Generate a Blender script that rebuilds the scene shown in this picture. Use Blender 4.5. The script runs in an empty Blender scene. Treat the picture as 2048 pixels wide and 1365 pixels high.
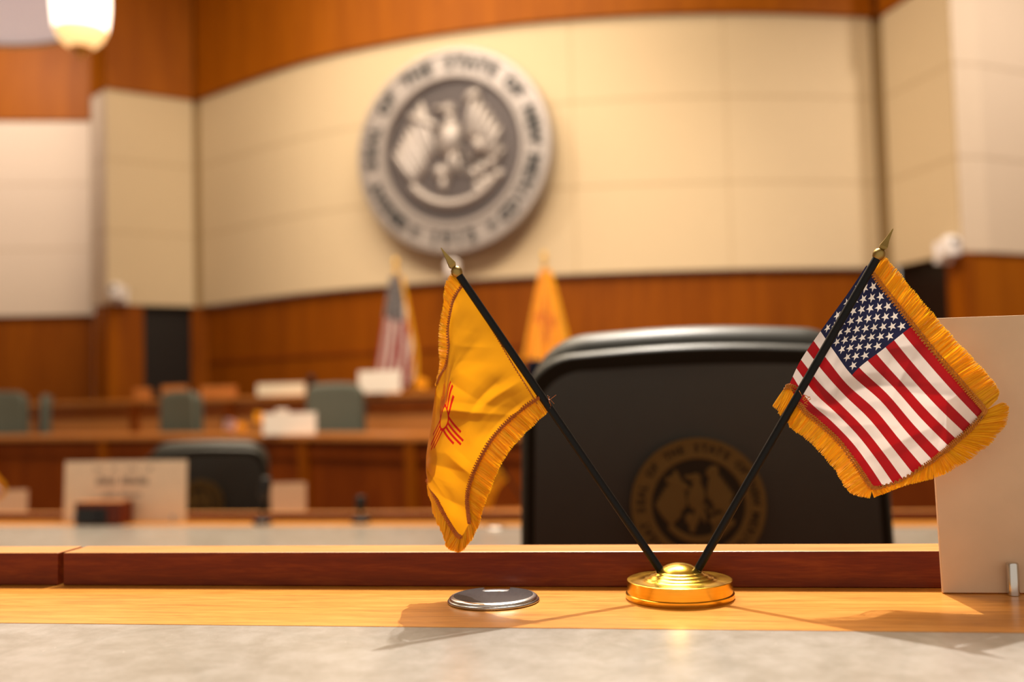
import bpy, bmesh, math, random
from mathutils import Vector, Matrix, Euler, noise
random.seed(7)
R = math.radians
scene = bpy.context.scene
COL = scene.collection

# ------------------------------------------------------------------ camera
EYE = Vector((0.0, 0.0, 1.41))
F = 2048 * 35.0 / 36.0
PITCH, ROLL = 2.95, 1.5
cam_d = bpy.data.cameras.new('camera')
cam = bpy.data.objects.new('camera', cam_d); COL.objects.link(cam)
cam_d.lens = 35; cam_d.sensor_width = 36; cam_d.clip_start = 0.02; cam_d.clip_end = 100
cam.matrix_world = Matrix.Translation(EYE) @ Matrix.Rotation(R(90 + PITCH), 4, 'X') @ Matrix.Rotation(R(-ROLL), 4, 'Z')
CM = cam.matrix_world.to_3x3()
cam_d.dof.use_dof = True; cam_d.dof.focus_distance = 0.705; cam_d.dof.aperture_fstop = 3.6
scene.camera = cam
scene.view_settings.view_transform = 'Standard'
scene.view_settings.look = 'None'
scene.view_settings.gamma = 1
scene.view_settings.use_curve_mapping = False
scene.view_settings.exposure = 0.0

# ------------------------------------------------------------------ light
w = bpy.data.worlds.new('world'); scene.world = w; w.use_nodes = True
w.node_tree.nodes['Background'].inputs[0].default_value = (1.0, 0.86, 0.70, 1)
w.node_tree.nodes['Background'].inputs[1].default_value = 0.76

def lamp(name, kind, loc, target, energy, color=(1, .83, .62), size=.1, spot=60, blend=.5, size_y=None):
    d = bpy.data.lights.new(name, kind); d.energy = energy; d.color = color
    if kind == 'AREA':
        d.shape = 'RECTANGLE'; d.size = size; d.size_y = size_y or size
    else:
        d.shadow_soft_size = size
    if kind == 'SPOT':
        d.spot_size = R(spot); d.spot_blend = blend
    o = bpy.data.objects.new(name, d); COL.objects.link(o)
    o.location = loc
    o.rotation_euler = (Vector(target) - Vector(loc)).to_track_quat('-Z', 'Y').to_euler()
    return o
lamp('ceiling_spot_desk', 'SPOT', (0.38, 2.50, 4.60), (0.08, 0.68, 1.26), 860, (1, .93, .84), .012, 30, .4)
lamp('ceiling_fill_front', 'AREA', (-0.5, 4.5, 7.7), (-0.5, 4.5, 0), 950, (1, .83, .62), 5, size_y=3)  # added fill light over the front of the hall, not a panel
lamp('ceiling_fill_rear', 'AREA', (-2.5, 9.2, 7.7), (-2.5, 9.2, 0), 380, (1, .80, .55), 8, size_y=2)  # added fill light over the dais, not a panel
lamp('seal_spot', 'SPOT', (-3.4, 6.6, 7.4), (-0.7, 11.3, 3.9), 470, (1, .86, .70), .10, 60, .9)
lamp('left_wall_spot', 'SPOT', (-7.2, 11.0, 7.6), (-7.4, 14.6, 5.0), 900, (1, .86, .78), .15, 80, 1)
lamp('right_wall_spot', 'SPOT', (6.2, 6.8, 7.4), (5.3, 10.2, 3.6), 900, (1, .86, .74), .15, 75, 1)
lamp('back_flag_fill', 'SPOT', (1.5, 6.5, 7.2), (0.6, 10.8, 2.2), 520, (1, .80, .55), .15, 62, 1)  # added fill light to brighten the standing flags and the wood behind

# ------------------------------------------------------------------ helpers
def ray(px, py):
    return CM @ Vector(((px - 1024) / F, -(py - 682.5) / F, -1))
def at(px, py, Y):                       # point on the sight line at depth Y
    d = ray(px, py); return EYE + d * (Y / d.y)
def onz(px, py, z):
    d = ray(px, py); return EYE + d * ((z - EYE.z) / d.z)

class MB:
    def __init__(s):
        s.bm = bmesh.new(); s.uv = None; s.cur = 0
    def face(s, vs):
        try:
            f = s.bm.faces.new(vs); f.material_index = s.cur; return f
        except ValueError:
            return None
    def box(s, a, b, M=None):
        c = [Vector((x, y, z)) for z in (a[2], b[2]) for y in (a[1], b[1]) for x in (a[0], b[0])]
        if M: c = [M @ v for v in c]
        v = [s.bm.verts.new(p) for p in c]
        for q in ((0,2,3,1),(4,5,7,6),(0,1,5,4),(2,6,7,3),(0,4,6,2),(1,3,7,5)): s.face([v[i] for i in q])
        return s
    def tube(s, pts, rads, n=12, cap=True):
        rings = []; pts = [Vector(p) for p in pts]
        if not hasattr(rads, '__len__'): rads = [rads] * len(pts)
        ref = None
        for i, p in enumerate(pts):
            t = (pts[min(i+1, len(pts)-1)] - pts[max(i-1, 0)]).normalized()
            if ref is None:
                ref = t.orthogonal().normalized()
            ref = (ref - t * ref.dot(t)).normalized(); b = t.cross(ref)
            rings.append([s.bm.verts.new(p + (ref * math.cos(2*math.pi*k/n) + b * math.sin(2*math.pi*k/n)) * rads[i]) for k in range(n)])
        for a, c in zip(rings, rings[1:]):
            for k in range(n): s.face([a[k], a[(k+1) % n], c[(k+1) % n], c[k]])
        if cap: s.face(rings[0][::-1]); s.face(rings[-1])
        return s
    def lathe(s, prof, n=48, c=(0,0,0), M=None):
        rings = []; c = Vector(c)
        for r, z in prof:
            if r < 1e-6:
                p = Vector((0, 0, z)); p = (M @ p) if M else p + c
                rings.append([s.bm.verts.new(p)]); continue
            row = []
            for k in range(n):
                a = 2*math.pi*k/n; p = Vector((r*math.cos(a), r*math.sin(a), z))
                row.append(s.bm.verts.new((M @ p) if M else p + c))
            rings.append(row)
        for a, b in zip(rings, rings[1:]):
            for k in range(n):
                k2 = (k+1) % n
                if len(a) == 1 and len(b) == 1: continue
                if len(a) == 1: s.face([a[0], b[k], b[k2]])
                elif len(b) == 1: s.face([a[k2], a[k], b[0]])
                else: s.face([a[k2], a[k], b[k], b[k2]])
        return s
    def ell(s, c, r, rot=0, M=None, nu=14, nv=9):      # ellipsoid, rot about local Y (the relief's normal)
        rows = []
        for i in range(nv + 1):
            th = math.pi * i / nv
            for_row = []
            for k in range(nu):
                a = 2*math.pi*k/nu
                p = Vector((r[0]*math.sin(th)*math.cos(a), r[1]*math.cos(th), r[2]*math.sin(th)*math.sin(a)))
                p = Matrix.Rotation(rot, 3, 'Y') @ p + Vector(c)
                for_row.append(p)
                if i in (0, nv): break
            rows.append([s.bm.verts.new((M @ p) if M else p) for p in for_row])
        for a, b in zip(rows, rows[1:]):
            for k in range(nu):
                k2 = (k+1) % nu
                if len(a) == 1: s.face([a[0], b[k2], b[k]])
                elif len(b) == 1: s.face([a[k], a[k2], b[0]])
                else: s.face([a[k], a[k2], b[k2], b[k]])
        return s
    def build(s, name, mat, parent=None, smooth=False, bevel=0, angle=40, **tags):
        bmesh.ops.recalc_face_normals(s.bm, faces=s.bm.faces)
        me = bpy.data.meshes.new(name); s.bm.to_mesh(me); s.bm.free()
        o = bpy.data.objects.new(name, me); COL.objects.link(o)
        for m in (mat if isinstance(mat, (list, tuple)) else [mat]): me.materials.append(m)
        if smooth:
            for p in me.polygons: p.use_smooth = True
            me.set_sharp_from_angle(angle=R(angle))
        if bevel:
            md = o.modifiers.new('b', 'BEVEL'); md.width = bevel; md.segments = 2; md.limit_method = 'ANGLE'; md.angle_limit = R(40)
        if parent: o.parent = parent
        for k, v in tags.items(): o[k] = v
        return o

def tag(o, label=None, cat=None, group=None, kind=None):
    if label: o['label'] = label
    if cat: o['category'] = cat
    if group: o['group'] = group
    if kind: o['kind'] = kind
    return o
def thing(name, label, cat, loc=(0,0,0), rz=0, group=None):
    o = bpy.data.objects.new(name, None); COL.objects.link(o)
    o.location = loc; o.rotation_euler = (0, 0, rz); o.empty_display_size = .05
    return tag(o, label, cat, group)
def struct(o): o['kind'] = 'structure'; return o
def copy_tree(o, parent=None):
    c = o.copy(); COL.objects.link(c)
    if parent: c.parent = parent
    for ch in [x for x in o.children]: copy_tree(ch, c)
    return c

# ------------------------------------------------------------------ materials
class NT:
    def __init__(s, name):
        s.m = bpy.data.materials.new(name); s.m.use_nodes = True
        s.t = s.m.node_tree; s.b = s.t.nodes['Principled BSDF']; s.out = s.t.nodes['Material Output']
    def n(s, kind, **kw):
        x = s.t.nodes.new(kind)
        for k, v in kw.items(): setattr(x, k, v)
        return x
    def l(s, a, b): s.t.links.new(a, b)
    def math(s, op, a, b=None, c=None, clamp=False):
        x = s.n('ShaderNodeMath', operation=op, use_clamp=clamp)
        for i, v in enumerate((a, b, c)):
            if v is None: continue
            if isinstance(v, (int, float)): x.inputs[i].default_value = v
            else: s.l(v, x.inputs[i])
        return x.outputs[0]
    def mix(s, f, a, b):
        x = s.n('ShaderNodeMix', data_type='RGBA')
        if isinstance(f, (int, float)): x.inputs[0].default_value = f
        else: s.l(f, x.inputs[0])
        for i, v in ((6, a), (7, b)):
            if isinstance(v, (tuple, list)): x.inputs[i].default_value = (*v[:3], 1)
            else: s.l(v, x.inputs[i])
        return x.outputs[2]
    def ramp(s, f, stops):
        x = s.n('ShaderNodeValToRGB'); e = x.color_ramp.elements
        while len(e) < len(stops): e.new(.5)
        for q, (p, c) in zip(e, stops): q.position = p; q.color = (*c, 1)
        s.l(f, x.inputs[0]); return x.outputs[0]
    def coords(s, scale=(1,1,1), rot=(0,0,0), kind='Object'):
        tc = s.n('ShaderNodeTexCoord'); mp = s.n('ShaderNodeMapping')
        mp.inputs['Scale'].default_value = scale; mp.inputs['Rotation'].default_value = rot
        s.l(tc.outputs[kind], mp.inputs[0]); return mp.outputs[0]
    def noise(s, v, sc, det=4, dist=0, rough=.5):
        x = s.n('ShaderNodeTexNoise'); x.inputs['Scale'].default_value = sc
        x.inputs['Detail'].default_value = det; x.inputs['Distortion'].default_value = dist; x.inputs['Roughness'].default_value = rough
        s.l(v, x.inputs['Vector']); return x.outputs[0]
    def bump(s, h, st, dist=.001):
        x = s.n('ShaderNodeBump'); x.inputs['Strength'].default_value = st; x.inputs['Distance'].default_value = dist
        s.l(h, x.inputs['Height']); s.l(x.outputs[0], s.b.inputs['Normal'])

def plain(name, col, rough=.5, metal=0, spec=.4, coat=0):
    t = NT(name); t.b.inputs['Base Color'].default_value = (*col, 1)
    t.b.inputs['Roughness'].default_value = rough; t.b.inputs['Metallic'].default_value = metal
    t.b.inputs['Specular IOR Level'].default_value = spec; t.b.inputs['Coat Weight'].default_value = coat
    # faint mottling so that no surface is dead flat
    v = t.coords(); nz = t.noise(v, 35, 3)
    t.l(t.mix(nz, tuple(c*.9 for c in col), tuple(min(1, c*1.08) for c in col)), t.b.inputs['Base Color'])
    return t.m
def emit(name, col, st):
    t = NT(name); t.b.inputs['Base Color'].default_value = (*col, 1)
    t.b.inputs['Emission Color'].default_value = (*col, 1); t.b.inputs['Emission Strength'].default_value = st
    return t.m
def wood(name, c0, c1, c2, scale=(1, 12, 12), sc=3, rough=.35, rot=(0,0,0), fine=True, coat=.15, spec=.5):
    t = NT(name); v = t.coords(scale, rot)
    n1 = t.noise(v, sc, 6, .6, .6); n2 = t.noise(v, sc * 6, 4, .2)
    f = t.math('ADD', t.math('MULTIPLY', n1, .7), t.math('MULTIPLY', n2, .3))
    t.l(t.ramp(f, [(.30, c0), (.5, c1), (.68, c2)]), t.b.inputs['Base Color'])
    t.b.inputs['Roughness'].default_value = rough; t.b.inputs['Coat Weight'].default_value = coat; t.b.inputs['Specular IOR Level'].default_value = spec
    t.b.inputs['Coat Roughness'].default_value = .15
    if fine: t.bump(n2, .08, .0004)
    return t.m

M = {}
M['desk_wood'] = wood('maple_strip', (.38,.135,.012), (.60,.24,.032), (.72,.33,.065), (2.0, 22, 22), 7, .33)
M['ledge_shaded'] = wood('cherry_ledge_shaded', (.085,.008,.001), (.13,.016,.0016), (.20,.036,.004), (2.5, 26, 26), 5, .38, coat=0, spec=.25)  # ledge wood with the shade of its front face put into the colour
M['ledge_lit'] = wood('cherry_ledge_lit', (.42,.15,.03), (.56,.23,.055), (.66,.31,.09), (2.0, 24, 24), 6, .35)  # same ledge wood, light from above put into the colour
M['wall_wood'] = wood('wall_panel_wood', (.16,.036,.0006), (.22,.054,.0008), (.28,.074,.001), (5, 5, .35), 1.6, .5, fine=False, coat=0, spec=.12)
M['upper_wood'] = wood('upper_panel_wood', (.23,.058,.001), (.29,.079,.0014), (.35,.10,.002), (5, 5, .35), 1.6, .5, fine=False, coat=0, spec=.12)
M['dais_wood'] = wood('dais_wood', (.13,.022,.0015), (.18,.034,.002), (.25,.054,.003), (1, 1, .2), 6, .45, fine=False, coat=0, spec=.15)
M['dais_top'] = wood('dais_top_wood', (.36,.11,.02), (.46,.16,.03), (.55,.21,.045), (1, 6, 6), 3, .3, fine=False)
M['box_wood'] = wood('box_wood', (.40,.13,.03), (.50,.18,.045), (.58,.24,.07), (1, 8, 8), 8, .4, fine=False)
M['cream'] = plain('cream_panel_fabric', (.62,.50,.335), .9, spec=.15)
M['cream_side'] = plain('cream_side_fabric', (.68,.56,.43), .9, spec=.15)
M['seam'] = plain('panel_seam', (.40,.27,.13), .9, spec=.1)
M['carpet'] = plain('carpet', (.10,.06,.035), .95, spec=.1)
M['ceil'] = plain('ceiling_paint', (.55,.45,.34), .9)
M['doorway_shade'] = plain('doorway_shade', (.008,.005,.004), .4)
M['leather'] = plain('chair_leather', (.026,.026,.021), .42, spec=.4)
M['chair_fabric'] = plain('chair_back_fabric', (.014,.010,.006), .9, spec=.08)
M['far_leather'] = plain('green_grey_leather', (.085,.095,.075), .45)
M['black'] = plain('black_plastic', (.006,.006,.007), .4)
M['navy_foam'] = plain('navy_foam', (.012,.014,.030), .9, spec=.1)
M['pole'] = plain('black_lacquer_stick', (.0015,.0015,.002), .42, spec=.22)
M['chrome'] = plain('chrome', (.62,.60,.58), .2, 1)
M['white'] = plain('white_card', (.82,.74,.66), .6)
M['card'] = plain('tan_card', (.66,.46,.30), .6)
M['tan_card_lit'] = plain('tan_card_lit', (.86,.68,.50), .6)  # tan card with stronger frontal light put into its colour
M['card_edge'] = plain('card_edge', (.8,.68,.52), .6)
M['ink'] = plain('grey_ink', (.20,.15,.12), .7)
M['cam_white'] = plain('camera_plastic', (.8,.76,.76), .35)
M['gold'] = plain('gold_finial', (.75,.45,.08), .3, .8)
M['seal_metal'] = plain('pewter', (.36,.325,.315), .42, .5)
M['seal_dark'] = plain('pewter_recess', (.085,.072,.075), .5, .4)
M['seal_ink'] = plain('seal_letter_dark', (.022,.024,.028), .6, .1)
M['thread'] = plain('gold_brown_thread', (.13,.075,.020), .8, spec=.15)
M['thread_dark'] = plain('dark_thread', (.026,.018,.011), .9, spec=.1)

def brushed(name, col, rough, sc, metal=1):
    t = NT(name); v = t.coords(sc)
    n = t.noise(v, 60, 3)
    t.l(t.mix(n, tuple(c*.75 for c in col), tuple(min(1, c*1.1) for c in col)), t.b.inputs['Base Color'])
    t.b.inputs['Metallic'].default_value = metal
    t.l(t.math('ADD', t.math('MULTIPLY', n, .12), rough), t.b.inputs['Roughness'])
    return t.m
M['brass'] = brushed('polished_brass', (.88,.55,.07), .16, (1, 1, 12))
M['old_brass'] = brushed('antique_brass', (.36,.25,.08), .32, (1, 1, 1))
M['grommet'] = brushed('brushed_nickel', (.030,.026,.031), .36, (30, 2, 2), .85)
M['grommet_rim_highlight'] = brushed('nickel_rim_highlight', (.72,.69,.68), .2, (1, 1, 1))

def marble():
    t = NT('grey_beige_marble'); v = t.coords()
    big = t.noise(v, 6, 5, .8, .55); mid = t.noise(v, 34, 8, .3, .72); fine = t.noise(v, 140, 4, 0, .7)
    c = t.ramp(t.math('ADD', t.math('MULTIPLY', mid, .65), t.math('MULTIPLY', big, .35)),
               [(.30, (.20,.18,.15)), (.44, (.285,.265,.235)), (.55, (.36,.34,.315)), (.68, (.44,.425,.41))])
    c = t.mix(t.math('MULTIPLY', fine, .55), c, (.27,.24,.205))
    vein = t.noise(t.coords((1.0, .45, 1), (0, 0, .5)), 5.5, 4, 1.6, .5)
    band = t.math('SUBTRACT', 1, t.math('MULTIPLY', t.math('ABSOLUTE', t.math('SUBTRACT', vein, .52)), 45), clamp=True)
    c = t.mix(t.math('MULTIPLY', band, .16), c, (.20,.20,.175))
    t.l(c, t.b.inputs['Base Color'])
    t.l(t.math('ADD', t.math('MULTIPLY', fine, .16), .16), t.b.inputs['Roughness'])
    t.bump(fine, .12, .0004)
    return t.m
M['marble'] = marble()

def cloth_out(t, col, transl, sheen=.2, bump=None, tint=None):
    b = t.b; t.l(col, b.inputs['Base Color']); b.inputs['Roughness'].default_value = .62
    b.inputs['Specular IOR Level'].default_value = .35; b.inputs['Sheen Weight'].default_value = sheen
    tr = t.n('ShaderNodeBsdfTranslucent'); t.l(col, tr.inputs[0])
    mx = t.n('ShaderNodeMixShader'); mx.inputs[0].default_value = transl
    t.l(b.outputs[0], mx.inputs[1]); t.l(tr.outputs[0], mx.inputs[2]); t.l(mx.outputs[0], t.out.inputs[0])
def weave(t):
    v = t.coords((1,1,1), kind='UV')
    a = t.noise(v, 900, 1); t.bump(a, .12, .0002)

def us_cloth():
    t = NT('stars_and_stripes_cloth')
    uv = t.n('ShaderNodeUVMap', uv_map='UVMap'); sp = t.n('ShaderNodeSeparateXYZ'); t.l(uv.outputs[0], sp.inputs[0])
    u, v = sp.outputs[0], sp.outputs[1]
    stripe = t.math('LESS_THAN', t.math('MODULO', t.math('MULTIPLY', v, 13), 2), 1)
    body = t.mix(stripe, (.80,.72,.70), (.36,.0015,.006))
    canton = t.math('MULTIPLY', t.math('LESS_THAN', u, .4), t.math('LESS_THAN', v, 7/13))
    U = t.math('MULTIPLY', u, 12/.4); V = t.math('MULTIPLY', v, 10/(7/13))
    def star(du, dv, lo):
        x = t.math('SUBTRACT', t.math('MODULO', t.math('ADD', U, du), 2), 1)
        y = t.math('SUBTRACT', t.math('MODULO', t.math('ADD', V, dv), 2), 1)
        # cell is .4*1.5/12 wide (0.05) against 0.0538 tall: nearly square
        y = t.math('MULTIPLY', y, -1.06)
        r = t.math('POWER', t.math('ADD', t.math('MULTIPLY', x, x), t.math('MULTIPLY', y, y)), .5)
        th = t.math('ADD', t.math('ARCTAN2', x, y), 20*math.pi)
        ph = t.math('PINGPONG', th, math.pi/5)
        px = t.math('MULTIPLY', r, t.math('COSINE', ph)); py = t.math('MULTIPLY', r, t.math('SINE', ph))
        Ro = .71; ri = Ro * .385
        ex, ey = ri*math.cos(math.pi/5) - Ro, ri*math.sin(math.pi/5)
        # inside where cross(e, p - tip) > 0
        cr = t.math('SUBTRACT', t.math('MULTIPLY', py, ex), t.math('MULTIPLY', t.math('SUBTRACT', px, Ro), ey))
        ins = t.math('GREATER_THAN', cr, 0)
        if lo:
            for q, mn, mx_ in ((U, 1, 11), (V, 1, 9)):
                ins = t.math('MULTIPLY', ins, t.math('MULTIPLY', t.math('GREATER_THAN', q, mn), t.math('LESS_THAN', q, mx_)))
        return ins
    s = t.math('MAXIMUM', star(0, 0, False), star(1, 1, True))
    cc = t.mix(s, (.009,.011,.050), (.82,.77,.73))
    col = t.mix(canton, body, cc)
    weave(t); cloth_out(t, col, .30)
    return t.m
M['us_cloth'] = us_cloth()

def zia_cloth(name, c0, c1, tr):
    t = NT(name)
    uv = t.n('ShaderNodeUVMap', uv_map='UVMap'); sp = t.n('ShaderNodeSeparateXYZ'); t.l(uv.outputs[0], sp.inputs[0])
    x = t.math('MULTIPLY', t.math('SUBTRACT', sp.outputs[0], .5), 1.5); y = t.math('SUBTRACT', sp.outputs[1], .5)
    r = t.math('POWER', t.math('ADD', t.math('MULTIPLY', x, x), t.math('MULTIPLY', y, y)), .5)
    ax, ay = t.math('ABSOLUTE', x), t.math('ABSOLUTE', y)
    qx, qy = t.math('MAXIMUM', ax, ay), t.math('MINIMUM', ax, ay)
    ring = t.math('LESS_THAN', t.math('ABSOLUTE', t.math('SUBTRACT', r, .092)), .011)
    def raye(a, L):
        m1 = t.math('LESS_THAN', t.math('ABSOLUTE', t.math('SUBTRACT', qy, a)), .0105)
        return t.math('MULTIPLY', m1, t.math('LESS_THAN', qx, L))
    rays = t.math('MULTIPLY', t.math('MAXIMUM', raye(.020, .31), raye(.063, .255)), t.math('GREATER_THAN', r, .092))
    z = t.math('MAXIMUM', ring, rays)
    n = t.noise(t.coords(kind='UV'), 3, 3)
    yel = t.mix(n, c0, c1)
    col = t.mix(z, yel, (.45,.008,.004))
    weave(t); cloth_out(t, col, tr)
    return t.m
M['zia_cloth'] = zia_cloth('yellow_sun_symbol_cloth', (.60,.25,.003), (.68,.30,.005), .56)
M['zia_opaque_bright'] = zia_cloth('yellow_sun_symbol_bright', (.90,.40,.003), (.95,.46,.004), .12)  # more opaque yellow, brightened in its colour for weak light at the back
def fringe_mat(name, c0, c1, tr=.35):
    t = NT(name); g = t.n('ShaderNodeNewGeometry'); col = t.mix(g.outputs['Random Per Island'], c0, c1)
    cloth_out(t, col, tr, .3); t.b.inputs['Roughness'].default_value = .4
    return t.m
M['fringe'] = fringe_mat('gold_fringe', (.88,.42,.003), (1.0,.60,.006))
M['braid'] = fringe_mat('gold_braid', (.50,.15,.006), (.68,.25,.008), .15)
M['braid_dark'] = fringe_mat('rust_braid', (.38,.085,.005), (.55,.15,.007), .15)

# ------------------------------------------------------------------ room shell
Z1, Z2, Z3, Z4, Z5 = 2.71, 3.69, 4.66, 5.61, 8.0
def P(px, Y):                              # plan point on the sight column px at depth Y
    p = at(px, 430, Y); return Vector((p.x, p.y))
def dense(pts, n=6):
    out = []
    for i in range(len(pts)-1):
        p0 = pts[max(i-1,0)]; p1 = pts[i]; p2 = pts[i+1]; p3 = pts[min(i+2, len(pts)-1)]
        for k in range(n):
            t = k/n
            out.append(.5*((2*p1) + (p2-p0)*t + (2*p0-5*p1+4*p2-p3)*t*t + (3*p1-p0-3*p2+p3)*t**3))
    return out + [pts[-1]]
def strip(mb, pts, z0, z1, th=.05, off=0.0):
    """solid wall strip along plan polyline; th goes back from the face, off moves the face back"""
    fr, bk = [], []
    for i, p in enumerate(pts):
        t = (pts[min(i+1, len(pts)-1)] - pts[max(i-1, 0)]).normalized(); nrm = Vector((-t.y, t.x))
        fr.append(p + nrm*off); bk.append(p + nrm*(off+th))
    vs = [[mb.bm.verts.new((q.x, q.y, z)) for q in row] for row, z in ((fr, z0), (fr, z1), (bk, z1), (bk, z0))]
    for a, b in ((0,1),(1,2),(2,3),(3,0)):
        for i in range(len(pts)-1):
            mb.face([vs[a][i], vs[a][i+1], vs[b][i+1], vs[b][i]])
    mb.face([vs[k][0] for k in range(4)]); mb.face([vs[k][-1] for k in (3,2,1,0)])
main = dense([P(402,13.7), P(600,12.35), P(800,11.65), P(1000,11.25), P(1150,11.08), P(1300,11.0), P(1460,11.0), P(1600,11.08), P(1757,11.25)])
leftp = [P(213,13.1), P(388,13.75)]
left_end = [P(184,13.45), P(213,13.1)]
farleft = [P(-700,14.0), P(182,14.6)]
rightp = [P(1781,11.2), P(1918,10.05)]
rightw = [P(1920,10.04), P(1975,10.12), P(2048,10.35), P(2300,11.2), P(2700,12.5)]
def panels(name, pts, mat, cuts=()):
    mb = MB()
    segs, last = [], 0
    for c in list(cuts) + [len(pts)-1]:
        segs.append(pts[last:c+1]); last = c
    for sgm in segs:
        d0 = (sgm[1]-sgm[0]).normalized()*.004; d1 = (sgm[-1]-sgm[-2]).normalized()*.004
        sg = [sgm[0]+d0] + sgm[1:-1] + [sgm[-1]-d1]
        for z0, z1 in ((Z1, Z2), (Z2, Z3), (Z3, Z4)):
            mb.cur = 0; strip(mb, sg, z0+.005, z1-.005, .012)
    mb.cur = 1; strip(mb, pts, Z1, Z4, .08, .006)
    return struct(mb.build(name, [mat, M['seam']], smooth=False))
def woodwall(name, pts, z0, z1, mat, off=.02):
    mb = MB(); strip(mb, pts, z0, z1, .12, off); return struct(mb.build(name, mat))
panels('wall_back', main, M['cream'], (24, 36))
panels('wall_back_left', leftp, M['cream'])
panels('wall_left_end', left_end, M['cream_side'])
panels('wall_left', farleft, M['cream_side'])
panels('wall_back_right', rightp, M['cream'])
panels('wall_right', rightw, M['cream_side'])
woodwall('trim_1', main, 0, Z1, M['wall_wood'], .10)
woodwall('trim_2', [P(213,13.1), P(287,13.38)], 0, Z1, M['wall_wood'])
woodwall('trim_3', left_end, 0, Z1, M['upper_wood'])
woodwall('trim_4', farleft, 0, Z1, M['wall_wood'], .08)
woodwall('trim_5', [P(1884,10.33), P(1918,10.05)], 0, Z1, M['wall_wood'])
woodwall('trim_6', rightw, 0, Z1, M['upper_wood'], .04)
# upper wood band; it steps forward of the cream band
woodwall('trim_7', main, Z4, Z5, M['upper_wood'], -.06)
woodwall('trim_8', leftp, Z4, Z5, M['upper_wood'], -.04)
woodwall('trim_9', farleft, Z4, Z5, M['upper_wood'], -.04)
woodwall('trim_10', rightp + rightw[1:], Z4, Z5, M['upper_wood'], -.04)
woodwall('trim_11', left_end, Z4, Z5, M['upper_wood'], -.02)
# narrow dark slots where panels meet
for nm, a, b in (('trim_12', P(378,13.80), P(415,13.78)), ('trim_13', P(1748,11.32), P(1790,11.28))):
    mb = MB(); strip(mb, [a, b], Z1, Z4, .05, .03); strip(mb, [a, b], Z4, Z5, .05, .03); strip(mb, [a, b], 0, Z1, .05, .03)
    for f in mb.bm.faces:
        if not Z1 < f.calc_center_median().z < Z4: f.material_index = 1
    struct(mb.build(nm, [M['seam'], M['wall_wood']]))
# thin wainscot rails
mb = MB(); strip(mb, main, 1.92, 1.95, .03, .08); struct(mb.build('trim_14', M['dais_wood']))
# near-black slabs standing for the shade inside the door openings beside the columns
for i, (a, b) in enumerate(((P(287,13.42), P(388,13.82)), (P(1781,11.22), P(1884,10.36)))):
    t = (b-a).normalized(); mb = MB(); strip(mb, [a - t*.05, b + t*.05], 0, Z1 + .06, .06, .11)
    d = struct(mb.build('door_%d' % (i+1), M['doorway_shade']))
    t = (b-a).normalized(); q = a + t*.18
    h = MB(); h.tube([(q.x, q.y+.03, 1.05), (q.x, q.y+.03, 1.35)], .015, 8); h.build('door_handle', M['chrome'], d, True)
mb = MB(); mb.box((-14,-4,-.1), (14,16,0)); struct(mb.build('floor', M['carpet']))
mb = MB(); mb.box((-14,-4,Z5), (14,16,Z5+.1)); struct(mb.build('ceiling', M['ceil']))
# side walls of the hall and the stepped floor under the member desks
mb = MB(); strip(mb, [Vector((-11.5,-4)), Vector((-11.5,15))], 0, Z5, .1); struct(mb.build('wall_side_left', M['cream_side']))
mb = MB(); strip(mb, [Vector((9.5,15)), Vector((9.5,-4))], 0, Z5, .1); struct(mb.build('wall_side_right', M['cream_side']))

# ------------------------------------------------------------------ desks
def frame(origin, slope):                   # desk frame: x along the desk, y away from the viewer
    a = -math.atan(slope)
    return Matrix.Translation(origin) @ Matrix.Rotation(a, 4, 'Z')
def grained(mb, name, mat, parent, **k): return mb.build(name, mat, parent, **k)
def member_desk(label, ztop, Y0, slope, floor, x0, x1, splits, nearx=.95):
    """Y0: depth of the marble's far edge straight ahead; strip of wood, then a low ledge"""
    root = thing('curved_desk', label, 'desk', (0, Y0, ztop), -math.atan(slope))
    mb = MB(); mb.box((x0, -nearx, -.03), (x1, 0, 0)); mb.build('marble_top', M['marble'], root)
    mb = MB(); mb.box((x0, 0.0004, -.03), (x1, .172, 0.0003)); mb.build('wood_border', M['desk_wood'], root)
    xs = [x0] + list(splits) + [x1]
    for a, b in zip(xs, xs[1:]):
        mb = MB(); mb.cur = 0
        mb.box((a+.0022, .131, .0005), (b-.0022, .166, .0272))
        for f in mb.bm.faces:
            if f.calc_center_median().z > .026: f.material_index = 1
        mb.build('ledge', [M['ledge_shaded'], M['ledge_lit']], root, bevel=.0009)
    mb = MB(); mb.box((x0, .130, floor-ztop), (x1, .165, -.031)); mb.build('front_panel', M['dais_wood'], root)
    mb = MB(); mb.box((x0, -.10, floor-ztop), (x0+.04, .129, -.031)); mb.build('end_panel', M['dais_wood'], root)
    mb = MB(); mb.box((x1-.04, -.10, floor-ztop), (x1, .129, -.031)); mb.build('end_panel', M['dais_wood'], root)
    return root
member_desk('marble topped desk with a low red brown ledge carrying the crossed flags nearest the camera', 1.26, .6415, .151, .5, -2.2, 1.6, [-.402])
member_desk('marble topped desk one row further on, behind the large chair, with a tan name card', 1.0, 3.07, .20, .25, -3.6, 3.2, [-1.9, .55])
mb = MB(); mb.box((-8, -3.2, .25), (8, .79, .5)); struct(mb.build('trim_15', M['carpet']))
mb = MB(); mb.box((-8, .79, 0), (8, 3.6, .25)); 
struct(mb.build('trim_16', M['carpet']))
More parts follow.
